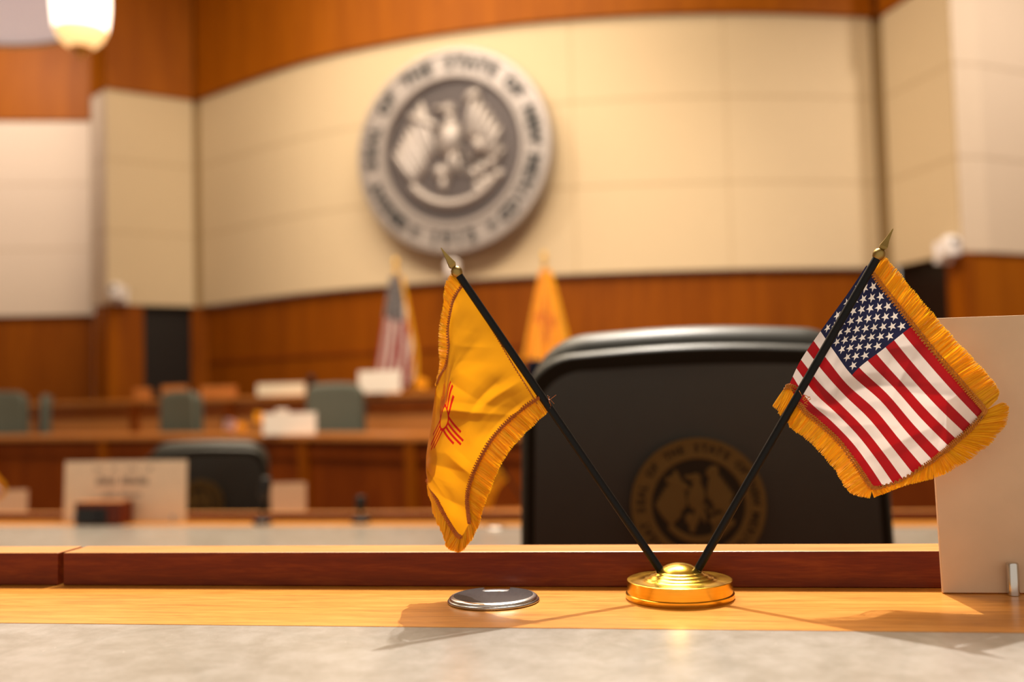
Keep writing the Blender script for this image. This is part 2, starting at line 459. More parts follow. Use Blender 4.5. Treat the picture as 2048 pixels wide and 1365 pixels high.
# low clerk's table beyond the second desk
root = thing('clerk_table', 'brown wooden table mostly hidden behind the second row ledge', 'table', (-1.4, 5.35, 0))
mb = MB(); mb.box((-2.6,-.35,.70),(2.4,.35,.75)); mb.build('tabletop', M['dais_top'], root, bevel=.004)
for x in (-2.5, 2.3):
    mb = MB(); mb.box((x,-.3,0),(x+.06,.3,.70)); mb.build('end_panel', M['dais_wood'], root)
mb = MB(); mb.box((-2.44,.22,.2),(2.3,.25,.70)); mb.build('modesty_panel', M['dais_wood'], root)

# ---------------------------------------------------------------- dais benches
def bench(label, pts, ztop, z0, mats, stiles, overhang=.06, depth=.55, rails=True):
    root = thing('dais_bench', label, 'bench')
    pts = dense(pts, 4)
    mb = MB(); strip(mb, pts, z0, ztop-.05, .05); mb.build('front_panel', mats[0], root)
    mb = MB(); strip(mb, pts, ztop-.045, ztop, depth, -overhang); mb.build('counter_top', mats[1], root, bevel=.004)
    if rails:
        for a, b in ((ztop-.19, ztop-.11),):
            mb = MB(); strip(mb, pts, a, b, .025, -.025); mb.build('rail', mats[2], root)
        L = [0]
        for a, b in zip(pts, pts[1:]): L.append(L[-1] + (b-a).length)
        for s in stiles:
            i = max(k for k in range(len(L)) if L[k] <= s)
            if i >= len(pts)-1: continue
            t = (pts[i+1]-pts[i]).normalized(); p = pts[i] + t*(s-L[i])
            mb = MB(); strip(mb, [p, p+t*.09], z0, ztop-.05, .05, -.05); mb.build('stile', mats[3], root)
    return root
low = [P(-500,10.9), P(-100,10.3), P(100,9.9), P(350,9.2), P(600,8.4), P(870,7.55), P(1200,7.2), P(1600,7.1), P(2100,7.3), P(2500,7.8)]
bench('long wooden dais bench running across the hall below the grey chairs', low, 1.10, 0,
      [M['dais_wood'], M['dais_top'], M['dais_wood'], M['wall_wood']], [1.6, 3.1, 4.6, 5.62, 7.1, 8.3, 9.6, 11])
up = [P(-500,12.9), P(0,12.3), P(300,11.6), P(600,10.6), P(870,9.7), P(1200,9.3), P(1600,9.2), P(2100,9.4)]
bench('upper dais bench with an orange brown face behind the grey chairs', up, 1.44, .3,
      [M['box_wood'], M['dais_top'], M['dais_wood'], M['dais_wood']], [1.4, 2.8, 4.2, 5.6, 7.0, 8.4], depth=.5)
mb = MB(); strip(mb, dense([p + Vector((.1, .75)) for p in low], 3), 0, .3, 5.0); 
struct(mb.build('trim_17', M['carpet']))

# ------------------------------------------------------------------ text helper
def text_bm(s, size, extrude, bold=.0):
    cu = bpy.data.curves.new('t', 'FONT'); cu.body = s; cu.size = size; cu.extrude = extrude; cu.offset = bold
    cu.align_x = 'CENTER'; cu.resolution_u = 2
    o = bpy.data.objects.new('t', cu); COL.objects.link(o)
    dg = bpy.context.evaluated_depsgraph_get(); me = bpy.data.meshes.new_from_object(o.evaluated_get(dg))
    vs = [v.co.copy() for v in me.vertices]; fs = [list(p.vertices) for p in me.polygons]
    bpy.data.objects.remove(o); bpy.data.curves.remove(cu); bpy.data.meshes.remove(me)
    return vs, fs
def add_geo(mb, vs, fs, T):
    bv = [mb.bm.verts.new(T @ v) for v in vs]
    for f in fs: mb.face([bv[i] for i in f])
def seal(root, Rr, dep, mats, flat=False):
    """round state seal; local x right, z up, -y towards the viewer; face at y=0, body behind it.
    mats: ring, recess, relief, letters"""
    k = Rr
    RX = Matrix.Rotation(R(90), 4, 'X')       # lathe z -> -y
    e = .06*k if not flat else .012*k
    prof = [(0,-dep),(.97*k,-dep),(1.0*k,-dep*.75),(1.0*k,-.02*k if not flat else -dep*.3),(.99*k,-.006*k if not flat else 0),(.94*k,0),(.93*k,-e*.3),(.76*k,-e*.3),(.75*k,0),(.715*k,0),(.69*k,-e*.6),(.685*k,-e),(0,-e)]
    mb = MB(); mb.lathe(prof, 96, M=RX)
    for f in mb.bm.faces:
        c = f.calc_center_median()
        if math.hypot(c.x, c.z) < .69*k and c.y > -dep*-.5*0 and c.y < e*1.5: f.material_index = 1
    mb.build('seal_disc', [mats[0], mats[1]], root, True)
    # lettering round the ring
    mb = MB()
    S = 'GREAT SEAL OF THE STATE OF NEW MEXICO'
    span = R(290); n = len(S)
    for i, ch in enumerate(S):
        if ch == ' ': continue
        a = R(90) + span/2 - span*(i+.5)/n
        vs, fs = text_bm(ch, .165*k, .006*k, .006*k)
        T = Matrix.Translation((.795*k*math.cos(a), 0.004*k, .795*k*math.sin(a))) @ Matrix.Rotation(-(a - R(90)), 4, 'Y') @ Matrix.Rotation(R(90), 4, 'X')
        add_geo(mb, vs, fs, T)
    for i, ch in enumerate('1912'):
        a = R(-90) + (i-1.5)*R(8.5)
        vs, fs = text_bm(ch, .165*k, .006*k, .006*k)
        T = Matrix.Translation((.905*k*math.cos(a), 0.004*k, .905*k*math.sin(a))) @ Matrix.Rotation(-(a + R(90)), 4, 'Y') @ Matrix.Rotation(R(90), 4, 'X')
        add_geo(mb, vs, fs, T)
    for a in (-118, -62):
        pts = []
        for j in range(10):
            rr = .055*k if j % 2 == 0 else .024*k; b = R(a) + j*math.pi/5
            pts.append((.85*k*math.cos(R(a)) + rr*math.cos(b), .85*k*math.sin(R(a)) + rr*math.sin(b)))
        v0 = [mb.bm.verts.new((x, -.003*k, z)) for x, z in pts]; v1 = [mb.bm.verts.new((x, .008*k, z)) for x, z in pts]
        mb.face(v0); mb.face(v1[::-1])
        for j in range(10): mb.face([v0[j], v0[(j+1) % 10], v1[(j+1) % 10], v1[j]])
    mb.build('lettering', mats[3], root)
    # relief: large eagle sheltering a small one, cactus, serpent and ribbon
    th = .07*k if not flat else .012*k
    mb = MB(); Y = e
    def E(x, z, rx, rz, rot=0, t=1.0): mb.ell((x*k, Y, z*k), (rx*k, th*t, rz*k), R(rot))
    E(-.03,.12,.13,.20, 12, 1.3)                      # breast
    E(-.03,.40,.085,.075, 0, 1.3); E(-.13,.42,.07,.035,0,1.1)   # head and beak
    E(-.01,.29,.07,.10, 0, 1.1)
    for j in range(8):                                # left wing feathers
        E(-.26-.035*j, .20-.045*j + (.05 if j < 3 else 0), .055, .30-.012*j, -14-3*j, .9)
    E(-.30,.32,.20,.07, 25, 1.2)
    for j in range(6):                                # right wing
        E(.20+.045*j, .32-.055*j, .05, .25-.015*j, 12+3*j, 1.0)
    E(.22,.50,.11,.07,-35,1.2)
    E(.28,.02,.075,.11, -20, 1.3); E(.25,.14,.05,.045,0,1.3)    # small eagle
    for j in range(4): E(.37+.035*j,.02-.04*j,.028,.11,20+6*j,.9)
    E(-.02,-.14,.045,.17,10,1.0); E(.06,-.12,.04,.15,-14,1.0)   # legs and tail
    E(-.13,-.20,.075,.085,0,1.0); E(-.10,-.32,.05,.09,0,.9)
    for x, z, a in ((.30,-.20,0),(.40,-.16,30),(.22,-.24,-30),(.46,-.28,50),(.34,-.33,0),(.26,-.38,-20)):  # cactus pads
        E(x, z, .055, .075, a, .9)
    for j in range(14):                               # serpent
        t = j/13; E(.05+.26*t, -.06+.06*math.sin(t*9), .022, .022, 0, 1)
    for j in range(25):                               # ribbon along the lower rim
        a = R(-140 + 100*j/24); E(.535*math.cos(a), .535*math.sin(a)+.02, .05, .055, 0, .9)
    for f in mb.bm.faces: f.smooth = True
    mb.build('eagle_relief', mats[2], root, True, angle=80)

pc = at(901, 300, 11.08)
ang = R(-19)
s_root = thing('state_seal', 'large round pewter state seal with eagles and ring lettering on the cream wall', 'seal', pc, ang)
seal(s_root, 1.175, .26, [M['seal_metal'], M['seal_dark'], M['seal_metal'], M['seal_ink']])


# ------------------------------------------------------------------ chairs
def cushion(w0, w1, h, r, th, b, crown=.01, n=10):
    """rounded slab: bottom width w0, width w1 near the top, z 0..h, thickness th along y, edge radius b"""
    out = []
    out.append((-w0/2, 0))
    cx, cz = w1/2 - r, h - r
    for j in range(n+1):
        a = math.pi - (math.pi/2)*j/n
        out.append((-cx + r*math.cos(a), cz + r*math.sin(a)))
    for j in range(1, 8):
        t = j/8; out.append((-cx + 2*cx*t, h + crown*math.sin(math.pi*t)))
    for j in range(n+1):
        a = math.pi/2 - (math.pi/2)*j/n
        out.append((cx + r*math.cos(a), cz + r*math.sin(a)))
    out.append((w0/2, 0))
    c = Vector((0, h*.5))
    mb = MB(); rings = []
    m = 8
    prof = [(b*2.2, -th/2)] + [(b*(1-math.sin(math.pi*j/m)), -th/2*math.cos(math.pi*j/m)) for j in range(m+1)] + [(b*2.2, th/2)]
    for ins, y in prof:
        row = []
        for x, z in out:
            v = Vector((x, z)) - c
            f = 1 - ins / max(v.length, .05)
            q = c + v*f
            yy = y + .45*(q.x**2)           # wrap of the back round the sitter
            row.append(mb.bm.verts.new((q.x, yy, q.y)))
        rings.append(row)
    for a, bb in zip(rings, rings[1:]):
        for k in range(len(out)):
            k2 = (k+1) % len(out); mb.face([a[k], a[k2], bb[k2], bb[k]])
    mb.face(rings[0]); mb.face(rings[-1][::-1])
    return mb
def make_chair(label, loc, rz, back_mat, lea, with_seal, group=None, height=1.25):
    """faces local +y; origin on the floor"""
    root = thing('swivel_chair', label, 'chair', loc, rz, group)
    z0 = height - .72
    sh = cushion(.572, .535, .700, .085, .035, .014, .008).build('back_shell', [lea, back_mat], root, True, angle=50)
    sh.location = (0, 0, z0)
    for p in sh.data.polygons:
        c = p.center
        if c.y < -.0130 + .45*c.x**2 and p.normal.y < -.90: p.material_index = 1
    cu = cushion(.550, .515, .720, .10, .085, .035, .006).build('back_cushion', lea, root, True, angle=50)
    cu.location = (0, .062, z0 + .012)
    st = cushion(.52, .50, .50, .08, .10, .04, .0)
    for v in st.bm.verts: v.co = Vector((v.co.x, v.co.z, v.co.y))
    s = st.build('seat', lea, root, True, angle=50); s.location = (0, .07, height-.78)
    for sx in (-1, 1):
        mb = MB(); mb.tube([(sx*.29,.12,height-.74),(sx*.31,.12,height-.60),(sx*.31,.16,height-.545),(sx*.31,.40,height-.545),(sx*.30,.44,height-.60),(sx*.28,.42,height-.76)], .018, 8)
        mb.tube([(sx*.31,.14,height-.535),(sx*.31,.42,height-.535)], .028, 8); mb.build('armrest', M['black'], root, True)
    mb = MB(); mb.tube([(0,.30,.10),(0,.30,height-.83)], .03, 12); mb.build('gas_column', M['chrome'], root, True)
    mb = MB()
    for k in range(5):
        a = k*2*math.pi/5 + .3
        mb.tube([(0,.30,.10),(.28*math.cos(a),.30+.28*math.sin(a),.075)], [.03,.018], 8)
    mb.build('star_base', M['black'], root, True)
    for k in range(5):
        a = k*2*math.pi/5 + .3; x, y = .28*math.cos(a), .30+.28*math.sin(a)
        mb = MB(); mb.tube([(x-.022,y,.03),(x+.022,y,.03)], .03, 12); mb.tube([(x,y,.03),(x,y,.08)], .008, 6); mb.build('caster', M['black'], root, True)
    if with_seal:
        e = bpy.data.objects.new('embroidered_seal', None); COL.objects.link(e); e.parent = root
        e.location = (-.013, -.0205, height - .245); e['label'] = 'gold brown round seal stitched on the dark chair back'
        seal(e, .0965, .004, [M['thread'], M['thread_dark'], M['thread'], M['thread_dark']], True)
    return root
c1 = at(1408, 900, 1.46)
ch1 = make_chair('large dark chair with a gold brown seal on its back, beyond the ledge',
           (c1.x, 1.46, .25), R(-4), M['chair_fabric'], M['leather'], True, height=1.236)
c2 = at(408, 950, 4.28)
ch2 = make_chair('dark rounded chair back standing behind the tan name card on the left', (c2.x, 4.28, 0), R(3), M['chair_fabric'], M['leather'], True, height=1.22)
# far chairs, facing the hall
for px, Y, top, lab in ((672, 9.2, 768, 'grey green chair between two white cards on the dais'),
                        (372, 10.3, 783, 'grey green dais chair in front of the dark doorway on the left'),
                        (104, 11.55, 790, 'pale topped dais chair, second from the left edge'),
                        (12, 11.05, 785, 'dark grey dais chair cut off by the left edge of the picture')):
    p = at(px, top, Y)
    make_chair(lab, (p.x, Y, .3), R({372: 150, 104: 115}.get(px, 180)), M['far_leather'], M['far_leather'], False, 'grey chairs on the dais', height=p.z - .3 - .01)

# ------------------------------------------------------------------ name cards
def name_card(label, loc, rz, w, h, mat, lean=4, ink=False, group='name cards', peg=True):
    root = thing('name_card', label, 'name card', loc, rz, group)
    T = Matrix.Rotation(R(-lean), 4, 'X')
    mb = MB(); mb.box((-w/2, 0, .0006), (w/2, .004, h), T); mb.build('board', mat, root, bevel=.0006)
    if peg:
        for sx in (-1, 1):
            x = sx * (w/2 - .0454)
            mb = MB(); mb.lathe([(0,0),(.0040,0),(.0040,.0215),(.0034,.0223),(0,.0223)], 20, (x, -.0045, 0.0003)); mb.build('steel_pin', M['chrome'], root, True)
    if ink:
        random.seed(3)
        mb = MB()
        for z, hh, words in ((h*.84,.012,(.05,.035,.06,.03)), (h*.60,.034,(.078,.105)), (h*.42,.013,(.055,.08))):
            x = -sum(words)/2 - .008*len(words)
            for wd in words:
                n = int(wd/.013)
                for q in range(n):
                    a = x + q*.013; mb.box((a, -.0006, z), (a+.008, 0.0001, z + hh*random.uniform(.6, 1)), T)
                x += wd + .018
        mb.build('printed_lines', M['ink'], root)
    return root
a1 = math.atan(.151); a2 = math.atan(.2)
def in_desk(p, yl, ztop, Y0, a):        # same sight column, moved to the desk frame's local y
    m = (Matrix.Translation((0, Y0, ztop)) @ Matrix.Rotation(-a, 4, 'Z')); q = m.inverted() @ p
    return m @ Vector((q.x, yl, 0))
p = in_desk(onz(1872, 1179, 1.26), .112, 1.26, .6415, a1)
name_card('large blank tan name card standing against the ledge at the right edge of the picture',
          (p.x + .225*math.cos(a1), p.y - .225*math.sin(a1), 1.2603), -a1, .45, .196, M['card'], 4)
p = in_desk(onz(232, 1048, 1.0), .105, 1.0, 3.07, a2)
name_card('tan name card with three grey printed lines on the second desk, wooden box before it', (p.x, p.y-.0, 1.0003), -a2, .465, .208, M['tan_card_lit'], 3, True)
p = at(526, 1040, 5.25); name_card('dull tan card right of the second dark chair, behind the ledge', (p.x, 5.25, .7503), 0, .45, .215, M['card'], 3, peg=False)
p = at(-33, 1040, 5.25); name_card('dull tan card right of the miniature flag at the left edge', (p.x, 5.25, .7503), 0, .45, .215, M['card'], 3, peg=False)
p = at(559, 880, 8.1)
name_card('bright white card on the lower bench left of the middle grey chair', (p.x, 8.46, 1.1003), 0, .45, .185, M['white'], 3, peg=False)
p = at(764, 815, 10.1); name_card('white card standing below the hanging striped flag', (p.x, 9.93, 1.4403), -.25, .45, .22, M['white'], 3, peg=False)
p = at(556, 815, 10.6); name_card('pale peach card on the upper bench behind the white cup', (p.x, 10.72, 1.4403), -.3, .58, .13, M['card_edge'], 3, peg=False)
p = at(432, 790, 11.2); 
def wood_box(px, Y, w, h, ztop, lab):
    p = at(px, 800, Y)
    root = thing('wooden_box', lab, 'box', (p.x, Y, ztop+.0003), -.3, 'wooden boxes on the upper bench')
    mb = MB(); mb.box((-w/2,0,0),(w/2,.10,h)); mb.build('case', M['box_wood'], root, bevel=.004)
    mb = MB(); mb.box((-w/2+.02,-.004,.015),(w/2-.02,-.0005,h-.02)); mb.build('front_plate', M['dais_top'], root)
wood_box(433, 11.35, .42, .125, 1.44, 'orange brown box right of the dark doorway on the upper bench')
wood_box(344, 11.65, .30, .15, 1.44, 'orange brown box in front of the dark doorway')
wood_box(280, 11.85, .18, .13, 1.44, 'small orange brown box left of the dark doorway')

# small wooden device on the second desk
p = onz(195, 1052, 1.0)
root = thing('voting_console', 'small wooden box with a dark front panel before the tan name card', 'console', (p.x, p.y, 1.0003), -a2)
mb = MB(); mb.box((-.085,0,0),(.085,.075,.078)); 
for f in mb.bm.faces:
    if f.calc_center_median().z > .07: f.material_index = 1
mb.build('case', [M['ledge_shaded'], M['box_wood']], root, bevel=.003)
mb = MB(); mb.box((-.078,-.003,.004),(.035,-.0003,.058)); mb.build('dark_display', M['black'], root)
mb = MB(); mb.lathe([(0,0),(.012,0),(.012,.006),(.010,.008),(0,.008)], 20, M=Matrix.Translation((.0,-.003,.03)) @ Matrix.Rotation(R(90),4,'X')); mb.build('knob', M['grommet'], root, True)

# ------------------------------------------------------------------ microphones
def microphone(label, base, pts, head_r, head_l, foam, group=None):
    root = thing('desk_microphone', label, 'microphone', base, 0, group)
    mb = MB(); mb.lathe([(0,0.0003),(.030,.0003),(.030,.010),(.024,.016),(.009,.018),(0,.018)], 24); mb.build('base', M['black'], root, True)
    mb = MB(); mb.tube([(0,0,.016)] + pts, .0055, 8); mb.build('gooseneck', M['black'], root, True)
    e = Vector(pts[-1]); d = (e - Vector(pts[-2] if len(pts) > 1 else (0,0,.016))).normalized()
    mb = MB(); mb.tube([e + d*head_l*t for t in (-.5,-.45,-.3,0,.3,.45,.5)], [head_r*.4, head_r*.8, head_r, head_r, head_r, head_r*.8, head_r*.4], 14); mb.build('windscreen', foam, root, True)
p = onz(525, 1049, 1.0); z = at(533, 965, p.y).z - 1.0
microphone('black desk microphone beside the right shoulder of the second chair', (p.x, p.y, 1.0), [(.0,0,.05),(.006,0,.09),(.010,0,z-.02)], .019, .075, M['black'])
p = onz(722, 1046, 1.0)
microphone('short black microphone on the second desk left of the yellow flag', (p.x, p.y+.0, 1.0), [(0,0,.045),(0,0,.062)], .018, .05, M['black'])
p = onz(1083, 1046, 1.0); z = at(1079, 742, p.y).z - 1.0
microphone('tall microphone with a navy windscreen peeping out at the left shoulder of the large chair', (p.x, p.y, 1.0), [(0,0,.15),(-.003,0,.35),(-.006,0,z)], .028, .07, M['navy_foam'])
p = at(578, 812, 9.75)
microphone('grey microphone standing behind the peach card on the dais', (p.x, 10.85, 1.44), [(0,0,.08),(0,0,.16)], .045, .11, M['grommet'])
p = at(552, 860, 8.5)
root = thing('cup', 'white cup on the lower bench behind the bright white card', 'cup', (p.x, 8.72, 1.1003))
mb = MB(); mb.lathe([(0,.001),(.045,.001),(.050,.02),(.058,.20),(.056,.20),(.047,.02),(0,.015)], 28); mb.build('body', M['white'], root, True)
mb = MB(); mb.lathe([(0,.212),(.055,.212),(.061,.206),(.061,.198),(.058,.198),(.058,.2015),(0,.2015)], 28); mb.build('lid', M['white'], root, True)

# ------------------------------------------------------------------ cloth patches
def hermite(ts, ps, t):
    n = len(ts)
    for i in range(n-1):
        if t <= ts[i+1] or i == n-2: break
    def tan(k):
        if k == 0: return (ps[1]-ps[0])/(ts[1]-ts[0])
        if k == n-1: return (ps[-1]-ps[-2])/(ts[-1]-ts[-2])
        return (ps[k+1]-ps[k-1])/(ts[k+1]-ts[k-1])
    h = ts[i+1]-ts[i]; s = (t-ts[i])/h
    a, b = ps[i], ps[i+1]; ma, mb_ = tan(i)*h, tan(i+1)*h
    return a*(2*s**3-3*s*s+1) + ma*(s**3-2*s*s+s) + b*(-2*s**3+3*s*s) + mb_*(s**3-s*s)
def tent(a, x, y, wx, wy):                 # a crease: sharp across its narrow side, soft along the long one
    if wx < wy: return a*max(0, 1-abs(x)/(wx*1.7))**1.2*math.exp(-(y/wy)**2)
    return a*max(0, 1-abs(y)/(wy*1.7))**1.2*math.exp(-(x/wx)**2)
BASE = onz(1360, 1197, 1.26)
def PL(px, py, off=0.0):                   # point in the upright plane of the two flag sticks, off metres behind it
    d = ray(px, py)
    s = .151
    # plane: y = BASE.y - s*(x-BASE.x) + off
    t = (BASE.y + s*BASE.x + off) / (d.y + s*d.x)
    return EYE + d*t
def patch_fn(us, vs, G):                   # G[v][u] = Vector(px,py,depth)
    def f(u, v):
        row = [hermite(us, r, u) for r in G]
        return hermite(vs, row, v)
    return f
def cloth(name, fn, mat, parent, org, nu=120, nv=84, wr=None):
    mb = MB(); uvl = mb.bm.loops.layers.uv.new('UVMap')
    g = []
    for j in range(nv+1):
        row = []
        for i in range(nu+1):
            u, v = i/nu, j/nv; q = fn(u, v)
            off = q[2] + (wr(u, v) if wr else 0)
            row.append((mb.bm.verts.new(PL(q[0], q[1], off) - org), u, v))
        g.append(row)
    for j in range(nv):
        for i in range(nu):
            c = [g[j][i], g[j][i+1], g[j+1][i+1], g[j+1][i]]
            f = mb.bm.faces.new([x[0] for x in c]); f.smooth = True
            for l, x in zip(f.loops, c): l[uvl].uv = (x[1], x[2])
    me = bpy.data.meshes.new(name); mb.bm.to_mesh(me); mb.bm.free(); me.materials.append(mat)
    o = bpy.data.objects.new(name, me); COL.objects.link(o); o.parent = parent
    return o
def poly_at(pts, t):
    L = [0]
    for a, b in zip(pts, pts[1:]): L.append(L[-1] + max((b-a).length, 1e-6))
    ts = [l/L[-1] for l in L]
    return hermite(ts, pts, t)
def fringe(mb, inner, outer, n, org, wid=2.2, seed=1):
    """loose strands from the inner to the outer line (pixel space, third value = metres behind the stick plane)"""
    rnd = random.Random(seed)
    inner = [Vector(p) for p in inner]; outer = [Vector(p) for p in outer]
    m = len(inner)
    for k in range(n):
        t = (k + rnd.uniform(-.8, .8))/n; t = min(max(t, 0), 1)
        x = t*(m-1); i = min(int(x), m-2); s = x-i
        ts = list(range(m))
        a = hermite(ts, inner, x); b = hermite(ts, outer, x)
        wv = .5*math.sin(t*55+seed) + .5*noise.noise(Vector((t*30, seed, 0)))
        ln = 1 + rnd.uniform(-.045, .02) + .03*wv
        side = (b-a); tanv = Vector((-side.y, side.x, 0)).normalized()
        end = a + side*ln + tanv*(rnd.uniform(-1.3, 1.3) + wv*2.0)
        mid = a + side*.5 + tanv*(rnd.uniform(-1.2, 1.2) + wv*1.5)
        dz = .0010*wv + rnd.uniform(-.0009, .0009)
        ww = wid*rnd.uniform(.55, 1.15)
        rows = []
        for q, zz, wf in ((a, 0, 1), ((a+mid)/2 + tanv*wv*.4, dz*.6, 1.1), (mid, dz, 1.1), ((mid+end)/2, dz*.8, 1), (end, dz*.3, .45)):
            rows.append([mb.bm.verts.new(PL(q.x + tanv.x*sg*ww*wf/2, q.y + tanv.y*sg*ww*wf/2, q.z + zz + sg*.0002) - org) for sg in (-1, 1)])
        for r0, r1 in zip(rows, rows[1:]):
            f = mb.face([r0[0], r0[1], r1[1], r1[0]])
            if f: f.smooth = True
def braid(mb, line, n, org, amp=3.2, rad=.00038, off=-.0008, seed=0):
    line = [Vector(p) for p in line]; m = len(line)
    rnd = random.Random(seed)
    for strand in range(2):
        pts = []
        for k in range(n*4+1):
            t = k/(n*4)*(m-1); i = min(int(t), m-2)
            q = hermite(list(range(m)), line, t)
            q2 = hermite(list(range(m)), line, min(t+.02, m-1)); q1 = hermite(list(range(m)), line, max(t-.02, 0))
            tg = (q2-q1); tg.z = 0; tg.normalize(); nn = Vector((-tg.y, tg.x, 0))
            ph = k*math.pi/2 + strand*math.pi*.5
            w = q + nn*amp*math.sin(ph)*rnd.uniform(.8, 1.1) + tg*math.cos(ph)*1.2
            pts.append(PL(w.x, w.y, q.z + off + .0004*math.cos(ph)) - org)
        mb.tube(pts, rad, 4, False)

def stick(root, top, bottom, r0=.0029, finial_to=None, org=None):
    top3, bot3 = PL(*top), PL(*bottom)
    mb = MB(); mb.tube([bot3 - org, top3 - org], r0, 20); mb.build('stick', M['pole'], root, True)
    d = (top3 - bot3).normalized()
    # ball and four sided spear point, turned to lean a little off the stick's line
    fin = bpy.data.objects.new('finial', None); COL.objects.link(fin); fin.parent = root
    fin.location = top3 - org
    tip = PL(*finial_to) - top3; L = tip.length; td = tip.normalized()
    q = td.to_track_quat('Z', 'Y').to_matrix().to_4x4()
    mb = MB(); mb.lathe([(0,-.0008),(.0026,-.0008),(.0036,.0004),(.0043,.0024),(.0043,.0036),(.0036,.0058),(.0022,.0070),(0,.0072)], 24, M=q); mb.build('ball', M['old_brass'], fin, True)
    mb = MB(); Rz = Matrix.Rotation(R(38), 4, 'Z')
    secs = [(.0066,.0018,.0018),(.0080,.0042,.0026),(.0095,.0050,.0030),(L*.6,.0030,.0019),(L,.0004,.0004)]
    rings = [[mb.bm.verts.new(q @ Rz @ Vector((a*sx, b*sy, z))) for sx, sy in ((1,0),(0,1),(-1,0),(0,-1))] for z, a, b in secs]
    for a, b in zip(rings, rings[1:]):
        for k in range(4): mb.face([a[k], a[(k+1)%4], b[(k+1)%4], b[k]])
    mb.face(rings[0][::-1]); mb.face(rings[-1]); mb.build('spear_point', M['old_brass'], fin)
    return top3, bot3

# brass base
DESK1_A = -a1
b_root = thing('brass_flag_base', 'polished round brass base holding the two crossed flag sticks on the near desk', 'flag base', (BASE.x, BASE.y, 1.2603), 0)
prof = [(0,.0246),(.003,.0245),(.006,.0240),(.009,.0230),(.0115,.0217),(.0135,.0202),(.0146,.0192),(.0150,.0188),(.0165,.0185),(.0172,.0181),(.0176,.0175),(.0200,.0169),(.0208,.0165),(.0212,.0159),(.0240,.0153),(.0249,.0149),(.0253,.0143),(.030,.0137),(.0356,.0133),(.0368,.0134),(.0373,.0130),(.0373,.0122),(.0373,.0044),(.0378,.0042),(.0384,.0037),(.0384,.0010),(.0379,0),(0,0)]
mb = MB(); mb.lathe(prof, 128); mb.build('weighted_disc', M['brass'], b_root, True, angle=50)
for px, py in ((1322,1141), (1395,1141)):
    q = PL(px, py, 0) - Vector((BASE.x, BASE.y, 1.2603))
    d = (PL(917,550) - PL(1322,1142)) if px < 1350 else (PL(1753,520) - PL(1395,1141))
    qq = d.normalized().to_track_quat('Z','Y').to_matrix().to_4x4()
    mb = MB(); mb.lathe([(.0030,-.004),(.0034,-.004),(.0035,.0002),(.0032,.0006),(.0030,.0004)], 20, M=Matrix.Translation(q) @ qq); mb.build('socket', M['old_brass'], b_root, True)

# ---------------- United States flag on its stick
org = Vector(BASE); org.z = 1.2603
us_root = thing('desk_flag', 'small fringed stars and stripes flag on a black stick, leaning right', 'flag', org)
stick(us_root, (1753.5, 517, 0), (1388, 1153, 0), finial_to=(1786, 458, -.002), org=org)
us = [0,.2,.4,.6,.8,1]; vs = [0,3/13,7/13,10/13,1]
G = [[(1733,531,.007),(1779,592,.001),(1823,653,.000),(1873,711,-.003),(1923,769,.001),(1971,823,.004)],
     [(1695,588,.008),(1733,641,.004),(1771,695,-.001),(1820,754,-.005),(1874,813,-.001),(1930,867,.003)],
     [(1641,663,.009),(1669,704,.005),(1704,751,.000),(1762,803,-.005),(1813,864,.000),(1865,921,.002)],
     [(1602,720,.009),(1641,769,.005),(1683,811,-.002),(1727,856,-.004),(1767,906,.001),(1806,959,.001)],
     [(1578,770,.008),(1605,818,.005),(1652,858,.000),(1692,899,-.002),(1721,939,.001),(1745,977,.002)]]
G = [[Vector(c) for c in r] for r in G]
def wr_us(u, v):
    s = 0
    for cx, cy, wx, wy, an, a in ((.52,.50,.05,.30,.5,-.0016),(.58,.30,.05,.16,-.3,.0017),(.25,.82,.16,.035,.2,-.0018),(.33,.88,.12,.03,-.5,.0013),
                                  (.74,.20,.04,.14,.6,-.0015),(.83,.55,.04,.25,.2,.0012),(.9,.30,.03,.2,-.4,-.0012),(.62,.72,.05,.2,.7,.0012),(.45,.15,.05,.1,.4,.0012)):
        dx, dy = u-cx, v-cy; x = dx*math.cos(an)+dy*math.sin(an); y = -dx*math.sin(an)+dy*math.cos(an)
        s += tent(a, x, y, wx, wy)
    return s*2.0 + .0016*noise.noise(Vector((u*5, v*5, 3))) + .0007*noise.noise(Vector((u*12, v*9, 8)))
uf = patch_fn(us, vs, G)
cl = cloth('flag_cloth', uf, M['us_cloth'], us_root, org, 150, 104, wr_us)
cl['label'] = 'stars and stripes cloth'
top_in = [(1744,548,.001),(1768,580,.0),(1798,618,0),(1824,651,0),(1853,688,-.002),(1885,726,-.001),(1912,757,.001),(1937,786,.002),(1957,808,.003),(1970,823,.004)]
top_out = [(1768,512,.001),(1796,542,0),(1826,580,-.001),(1858,617,-.001),(1891,657,-.003),(1925,694,-.002),(1958,729,0),(1983,758,.001),(1997,779,.003),(1996,800,.003)]
fly_in = [(1970,823,.004),(1963,832,.004),(1948,848,.003),(1930,866,.003),(1912,881,.002),(1896,896,.002),(1881,908,.002),(1865,921,.002),(1845,934,.001),(1806,959,.001),(1762,975,.002),(1743,976,.002)]
fly_out = [(2004,806,.003),(2016,812,.002),(2016,838,.001),(2000,866,0),(1972,896,0),(1938,921,0),(1903,942,0),(1870,957,0),(1835,966,0),(1802,975,0),(1772,987,.001),(1748,996,.002)]
bot_l_in = [(1571,775,.008),(1578,772,.008),(1590,776,.008),(1602,790,.007)]
bot_l_out = [(1545,812,.006),(1553,820,.006),(1561,832,.006),(1572,846,.006)]
bot_in = [(1598,806,.004),(1612,824,.004),(1633,841,.003),(1659,864,0),(1682,887,-.001),(1708,922,0),(1725,947,.001),(1737,966,.001),(1744,976,.002)]
